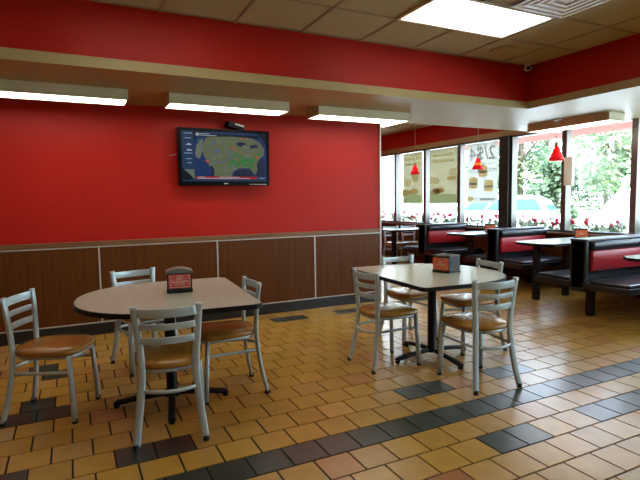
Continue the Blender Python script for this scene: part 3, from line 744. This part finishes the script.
# ------------------------------------------------------------------ window posters (their backs seen from inside)
def poster(label, y0, y1, z0, z1, white):
    X = XR + 0.052
    t = empty('window_poster', label, 'poster', (X, (y0+y1)/2, (z0+z1)/2), 0, 'window posters')
    w, h = (y1-y0)/2, (z1-z0)/2
    bm = new(); box(bm, 0.0, 0.0015, -w, w, -h, h); sh = obj('sheet', bm, M['poster_white'] if white else M['poster'], t)
    def disc(bm, u, v, r, rv, mi, x=-0.0012, n=14, a0=0, a1=2*PI):
        pts = [(u + r*math.cos(a0+(a1-a0)*i/n), v + rv*math.sin(a0+(a1-a0)*i/n)) for i in range(n)]
        prism(bm, pts, x, x + 0.0006, mi, 'X')
    # the print is read from outside: lay text so that it is mirrored from inside
    T = lambda y, z: Matrix.Translation((-0.0016, y, z)) @ Matrix(((0,0,1,0),(1,0,0,0),(0,1,0,0),(0,0,0,1)))
    bm = new()
    if white:
        text_into(bm, '2/$4', 0.36, T(0.0, h-0.20), 0)
        text_into(bm, 'MIX & MATCH', 0.105, T(0.0, h-0.50), 0); text_into(bm, 'ANY TWO', 0.06, T(-0.12, h-0.385), 0)
        for (u, v) in ((-0.02, 0.02), (0.22, -0.19), (-0.16, -0.25)):
            disc(bm, u, v + 0.06, 0.115, 0.075, 1); box(bm, -0.0013, -0.0007, u-0.12, u+0.12, v - 0.012, v + 0.022, 0); disc(bm, u, v - 0.045, 0.115, 0.045, 1)
        disc(bm, 0.30, -h + 0.08, 0.10, 0.05, 1); box(bm, -0.0013, -0.0007, -0.30, 0.05, -h+0.06, -h+0.09, 0)
        mats = [M['poster_ink'], M['poster_tan']]
    else:
        rr = random.Random(int(y0*100))
        prism(bm, [(-w, -h), (w, -h), (w, -h+0.22), (-w, -h+0.17)], -0.0008, -0.0003, 1, 'X')
        for v in (h-0.12, h-0.24): box(bm, -0.0013, -0.0007, -w*0.7, w*0.75, v-0.03, v+0.03, 0)
        for k in range(7): disc(bm, rr.uniform(-0.8*w, 0.8*w), rr.uniform(-0.6*h, 0.35*h), rr.uniform(0.09, 0.17), rr.uniform(0.04, 0.08), 2 if k % 2 else 0, -0.0011 - 0.00065*k)
        mats = [M['poster_pale'], M['poster_green'], M['poster_tan']]
    obj('print', bm, mats, sh)
poster('white window poster showing mirrored 2/$4 lettering and three burgers', 6.53, 7.27, 1.24, 2.335, True)
poster('faded tan window poster filling the pane left of the white burger poster', 7.53, 8.39, 1.24, 2.335, False)
poster('faded tan window poster farthest left, behind the most distant pendant', 8.62, 9.33, 1.24, 2.335, False)

# ------------------------------------------------------------------ planter with flowers outside the glass
struct('ground', B(XR + 0.14, 90, -60, 90, -0.30, -0.12), M['asphalt'])
pl = empty('planter_box', 'long brown planter box of flowers outside under the windows', 'planter', (7.05, 6.0, -0.12))
bm = new()
box(bm, -0.17, 0.17, -4.0, 4.9, 0, 0.80, bev=0.01); obj('trough', bm, M['planter'], pl)
def flower_plant(label, y, z, seed, cols):
    r = random.Random(seed); t = empty('flowering_plant', label, 'flowers', (7.03 + r.uniform(-0.04, 0.06), y, z), r.uniform(0, 6), 'flowers outside the windows'); t.scale = (1.0, 1.0, 1.3)
    bm = new()
    for _ in range(70):
        a, q, h = r.uniform(0, 2*PI), r.uniform(0.0, 0.15), r.uniform(0.01, 0.15)
        c = Vector((q*math.cos(a), q*math.sin(a), h)); u = Vector((r.gauss(0,1), r.gauss(0,1), r.gauss(0,0.6))).normalized(); v = u.orthogonal().normalized()
        l, w = r.uniform(0.025, 0.045), r.uniform(0.016, 0.028)
        bm.faces.new([bm.verts.new(c + u*l), bm.verts.new(c + v*w), bm.verts.new(c - u*l), bm.verts.new(c - v*w)])
    obj('foliage', bm, M['leafA'], t)
    for k in range(r.choice((2, 3, 3, 4))):
        a, q, h = r.uniform(0, 2*PI), r.uniform(0.03, 0.13), r.uniform(0.13, 0.23)
        c = Vector((q*math.cos(a), q*math.sin(a), h)); bm = new()
        for _ in range(26):
            d = Vector((r.gauss(0,1), r.gauss(0,1), r.gauss(0.3,0.8))).normalized(); p = c + d*r.uniform(0.012, 0.040); v = d.orthogonal().normalized(); w = d.cross(v)
            bm.faces.new([bm.verts.new(p + (v*math.cos(i*PI/2.5) + w*math.sin(i*PI/2.5))*0.017) for i in range(5)])
        tube(bm, [(c.x*0.4, c.y*0.4, 0.0), (c.x, c.y, c.z)], 0.003, n=5)
        obj('blossom', bm, M[r.choice(cols)], t)
yy = 3.2; i = 0
side = ['in the nearest visible pane', 'right of the pale mullion box', 'left of the pale mullion box', 'behind the middle booth', 'beside the wide dark post', 'below the white burger poster', 'below the tan posters', 'by the far table']
while yy < 10.6:
    cols = ['petal_red', 'petal_red', 'petal_pink', 'petal_white'] if yy < 8 else ['petal_red', 'petal_pink', 'petal_white']
    flower_plant('red, pink and white flowers with green leaves standing in the planter outside the windows', yy, 0.73, 100 + i, cols)
    yy += 0.30 + 0.12*random.random(); i += 1

# ------------------------------------------------------------------ outdoors
struct('lawn', B(18, 70, -30, 60, -0.12, -0.06), M['lawn'])
# canopy over the walkway outside
t = empty('entrance_canopy', 'red canopy edge with pale brackets outside along the top of the windows', 'canopy', (0, 0, 0))
bm = new(); prism(bm, [(8.0, 2.76), (8.32, 2.72), (8.32, 2.70), (8.0, 2.73)], -3.0, 10.5, axis='Y'); obj('cover', bm, M['awning'], t)
bm = new(); box(bm, 8.32, 8.34, -3.0, 10.5, 2.44, 2.72); obj('valance', bm, M['awning'], t)
for y in (3.4, 4.9, 6.4, 7.9):
    bm = new(); tube(bm, [(XR + 0.36, y, 2.50), (8.31, y, 2.55)], 0.025, n=8); obj('bracket', bm, M['white_metal'], t)
# ribbed white siding building
t = empty('neighbour_building', 'white ribbed metal building outside the far left panes', 'building', (12.7, 16.4, -0.12))
bm = new(); box(bm, 0, 1.4, 0, 12, 0, 4.2)
k = 0.0
while k < 11.9:
    box(bm, -0.04, 0.0, k, k + 0.10, 0.0, 4.15); k += 0.25
box(bm, 0.2, 1.3, -0.04, 0.0, 0.0, 4.15)
obj('walls', bm, M['siding'], t)
bm = new(); box(bm, -0.25, 1.6, -0.2, 12.2, 4.2005, 4.35); obj('roof', bm, M['white_metal'], t)

def car(label, x, y, rz, tall=1.0, van=False, pane='carglass'):
    t = empty('car', label, 'car', (x, y, -0.12), rz, 'parked white cars'); hw = 0.86
    body = [(-2.2,0.30),(-2.25,0.62),(-2.15,0.86),(-1.55,0.95),(1.0,0.97),(1.75,0.90),(2.2,0.74),(2.28,0.45),(2.2,0.30)]
    cab = [(-1.95,0.955),(-1.72,1.36),(-1.35,1.52),(0.15,1.52),(0.55,1.42),(1.15,0.975)] if not van else [(-2.15,0.90),(-2.1,1.55),(-1.9,1.80),(0.9,1.80),(1.25,1.62),(1.75,0.93)]
    bm = new()
    rings = []
    for s, ins, dz in ((-1, 0.08, 0.03), (-1, 0.0, 0), (1, 0.0, 0), (1, 0.08, 0.03)):
        rings.append([(u*(1 - ins*0.25), s*(hw - ins*0.9 if True else hw), (v + (dz if v < 0.5 else -dz))*tall) for u, v in body])
    rings[1] = [(u, -hw, v*tall) for u, v in body]; rings[2] = [(u, hw, v*tall) for u, v in body]
    rings[0] = [(u*0.98, -hw+0.12 if False else -hw-0.0001, v*tall) for u, v in body]
    rings = [[(u*0.985, -hw, (v*0.98+0.012)*tall) for u, v in body], [(u, -hw+0.06, v*tall) for u, v in body], [(u, hw-0.06, v*tall) for u, v in body], [(u*0.985, hw, (v*0.98+0.012)*tall) for u, v in body]]
    ring_sweep(bm, rings); b = obj('body', bm, M['car'], t)
    bm = new(); top = hw - 0.22
    lower = min(v for u, v in cab); upper = max(v for u, v in cab)
    def half(v): return hw - 0.06 - 0.16*(v - lower)/(upper - lower)
    a = [bm.verts.new((u, -half(v), v*tall)) for u, v in cab]; c = [bm.verts.new((u, half(v), v*tall)) for u, v in cab]
    bm.faces.new(a); bm.faces.new(list(reversed(c)))
    n = len(cab)
    for i in range(n): bm.faces.new((a[i], c[i], c[(i+1) % n], a[(i+1) % n]))
    obj('cabin', bm, M['car'], t, bevel=0.04)
    # side windows, windscreen and rear window, set just proud of the cabin
    vb, vt = lower + 0.05, upper - 0.12
    def xs(v):
        L, R = [], []
        k = max(range(n), key=lambda i: cab[i][1])
        def inter(a, b):
            (u0, v0), (u1, v1) = a, b
            return u0 + (u1-u0)*(v-v0)/(v1-v0)
        for i in range(n-1):
            (u0, v0), (u1, v1) = cab[i], cab[i+1]
            if v0 != v1 and min(v0,v1) <= v <= max(v0,v1): (L if u0 < -0.5 else R).append(inter(cab[i], cab[i+1]))
        return min(L), max(R)
    for s in (-1, 1):
        l0, r0 = xs(vb); l1, r1 = xs(vt); bm = new()
        for f0, f1 in ((0.05, 0.36), (0.39, 0.66), (0.69, 0.95)):
            q = [(l0+(r0-l0)*f0, vb), (l0+(r0-l0)*f1, vb), (l1+(r1-l1)*f1, vt), (l1+(r1-l1)*f0, vt)]
            va = [bm.verts.new((u, s*(half(v)+0.002), v*tall)) for u, v in q]; vv = [bm.verts.new((u, s*(half(v)+0.014), v*tall)) for u, v in q]
            bm.faces.new(va); bm.faces.new(list(reversed(vv)))
            for i in range(4): bm.faces.new((va[i], va[(i+1)%4], vv[(i+1)%4], vv[i]))
        obj('side_window', bm, M[pane], t)
    for end in (0, 1):
        l0, r0 = xs(vb); l1, r1 = xs(vt); bm = new()
        u0, u1 = (l0, l1) if end == 0 else (r0, r1); sg = -1 if end == 0 else 1
        q = [(u0, -half(vb)*0.9, vb), (u0, half(vb)*0.9, vb), (u1, half(vt)*0.88, vt), (u1, -half(vt)*0.88, vt)]
        va = [bm.verts.new((a_+sg*0.012, b_, c_*tall)) for a_, b_, c_ in q]; vv = [bm.verts.new((a_+sg*0.03, b_, c_*tall+0.006)) for a_, b_, c_ in q]
        bm.faces.new(va); bm.faces.new(list(reversed(vv)))
        for i in range(4): bm.faces.new((va[i], va[(i+1)%4], vv[(i+1)%4], vv[i]))
        obj('windscreen' if end else 'rear_window', bm, M[pane], t)
    for u in (-1.35, 1.42):
        for s in (-1, 1):
            bm = new(); prof = [(0.20,-0.10),(0.31,-0.09),(0.33,-0.05),(0.33,0.05),(0.31,0.09),(0.20,0.10)]
            n_ = 24; rings = [[(u + r*math.cos(2*PI*i/n_), s*(hw-0.06) + y_, 0.33 + r*math.sin(2*PI*i/n_)) for i in range(n_)] for r, y_ in prof]
            ring_sweep(bm, rings); w = obj('wheel', bm, M['tyre'], t)
            bm = new(); rings = [[(u + r*math.cos(2*PI*i/n_), s*(hw+0.042 - dy), 0.33 + r*math.sin(2*PI*i/n_)) for i in range(n_)] for r, dy in ((0.20,0.02),(0.19,0.0),(0.05,0.006))]
            ring_sweep(bm, rings); obj('hub_cap', bm, M['chrome'], w)
    return t
car('white car with blue-tinted windows parked outside between the poster and the pale mullion box', 13.7, 13.35, R_(118))
car('white van parked outside the pane right of the pale mullion box', 13.6, 7.2, R_(96), tall=0.92, van=True, pane='vanglass')

def tree(label, x, y, h, cr, leaf, seed, n=1900, low=0.25):
    r = random.Random(seed); t = empty('tree', label, 'tree', (x, y, -0.07), 0, 'trees across the street')
    bm = new(); tube(bm, smooth_path([(0,0,0),(0.08,0.04,h*0.2),(-0.03,0.06,h*0.45),(0.05,0,h*0.75)],4), 0.17, n=8)
    for k in range(5):
        a = k*1.3 + r.random(); tube(bm, [(0,0.03,h*(0.3+0.06*k)), (cr*0.5*math.cos(a), cr*0.5*math.sin(a), h*(0.45+0.08*k))], 0.06, n=6)
    obj('trunk', bm, M['bark'], t)
    blobs = []
    for _ in range(14):
        a, q, z = r.uniform(0,2*PI), cr*math.sqrt(r.random())*0.75, r.uniform(low, 0.95)
        q *= 1.1 - abs(z-0.5)
        blobs.append(Vector((q*math.cos(a), q*math.sin(a), z*h)))
    bm = new()
    for _ in range(n):
        b = r.choice(blobs); d = Vector((r.gauss(0,1), r.gauss(0,1), r.gauss(0,0.8))).normalized()
        c = b + d*cr*0.42*r.random()**0.4; u = Vector((r.gauss(0,1), r.gauss(0,1), r.gauss(0,1))).normalized(); v = u.orthogonal().normalized()
        l, w = r.uniform(0.10, 0.24), r.uniform(0.07, 0.16)
        bm.faces.new([bm.verts.new(c+u*l), bm.verts.new(c+v*w), bm.verts.new(c-u*l), bm.verts.new(c-v*w)])
    obj('crown', bm, leaf, t)
    return t
tl = 'leafy green tree standing across the lot outside the right-hand windows'
tree('leafy mid-green tree outside the pane just right of the wide dark post', 24.2, 21.6, 6.5, 2.3, M['leafA'], 1)
tree('pale leafy tree rising behind the nearest pendant lamp', 30.5, 25.0, 9.0, 2.4, M['leafB'], 2)
tree('low dark bushy tree outside beside the pale mullion box', 21.9, 17.4, 3.0, 1.2, M['leafC'], 3, 1800, 0.1)
tree('pale green tree filling the pane right of the pale mullion box', 24.6, 15.9, 7.5, 2.6, M['leafB'], 4)
tree('mid-green tree at the right end of the row outside the windows', 19.6, 11.6, 7.0, 2.2, M['leafA'], 5)
tree('large pale tree farthest back beyond the pale mullion box', 37.0, 24.8, 11.0, 4.2, M['leafB'], 7, 3600)
tree('mid-green tree outside beyond the white burger poster', 30, 30.5, 8.0, 3.0, M['leafA'], 6)
t = empty('hedge', 'long low dark green hedge across the lot outside', 'hedge', (46, 28, -0.07))
bm = new(); rr = random.Random(9)
for _ in range(5000):
    c = Vector((rr.uniform(-0.8,0.8), rr.uniform(-16,16), rr.random()**0.7*3.0)); u = Vector((rr.gauss(0,1), rr.gauss(0,1), rr.gauss(0,1))).normalized(); v = u.orthogonal().normalized()
    bm.faces.new([bm.verts.new(c+u*0.2), bm.verts.new(c+v*0.14), bm.verts.new(c-u*0.2), bm.verts.new(c-v*0.14)])
obj('foliage', bm, M['leafC'], t)

# ------------------------------------------------------------------ light from outside
w = bpy.data.worlds.new('sky'); SC.world = w; w.use_nodes = True
N, L = w.node_tree.nodes, w.node_tree.links
bg = N['Background']; tc = N.new('ShaderNodeTexCoord'); sep = N.new('ShaderNodeSeparateXYZ'); rp = N.new('ShaderNodeValToRGB')
L.new(tc.outputs['Generated'], sep.inputs['Vector']); L.new(sep.outputs['Z'], rp.inputs['Fac'])
rp.color_ramp.elements[0].color = (0.74, 0.88, 1.0, 1); rp.color_ramp.elements[1].color = (0.38, 0.64, 1.0, 1)
L.new(rp.outputs['Color'], bg.inputs['Color']); bg.inputs['Strength'].default_value = 13.5
sd = bpy.data.lights.new('sun', 'SUN'); sd.energy = 22.0; sd.angle = R_(0.6); sd.color = (1.0, 0.96, 0.88)
so = bpy.data.objects.new('sun', sd); C.objects.link(so); so.rotation_euler = Vector((0.55, 0.25, -0.85)).to_track_quat('-Z', 'Y').to_euler()

# ------------------------------------------------------------------ camera
f, pitch, roll, yaw = 500.5, 0.080566, -0.013842, 0.46167
cy, sy, cp, sp = math.cos(yaw), math.sin(yaw), math.cos(pitch), math.sin(pitch)
fw = Vector((sy*cp, cy*cp, -sp)); rt = Vector((cy, -sy, 0)); up = rt.cross(fw)
r2 = math.cos(roll)*rt + math.sin(roll)*up; u2 = -math.sin(roll)*rt + math.cos(roll)*up
cd = bpy.data.cameras.new('camera'); cd.sensor_width = 36; cd.lens = f/640*36; cd.clip_start = 0.05; cd.clip_end = 300
co = bpy.data.objects.new('camera', cd); C.objects.link(co)
mw = Matrix((r2, u2, -fw)).transposed().to_4x4(); mw.translation = (0, 0, 1.35); co.matrix_world = mw
SC.camera = co

SC.view_settings.view_transform = 'Standard'; SC.view_settings.look = 'None'
SC.view_settings.gamma = 1.0; SC.view_settings.exposure = 0.0; SC.view_settings.use_curve_mapping = False
cyc = SC.cycles
cyc.use_denoising = True; cyc.max_bounces = 8; cyc.diffuse_bounces = 4; cyc.glossy_bounces = 3; cyc.transparent_max_bounces = 12
cyc.sample_clamp_indirect = 6.0; cyc.caustics_reflective = False; cyc.caustics_refractive = False
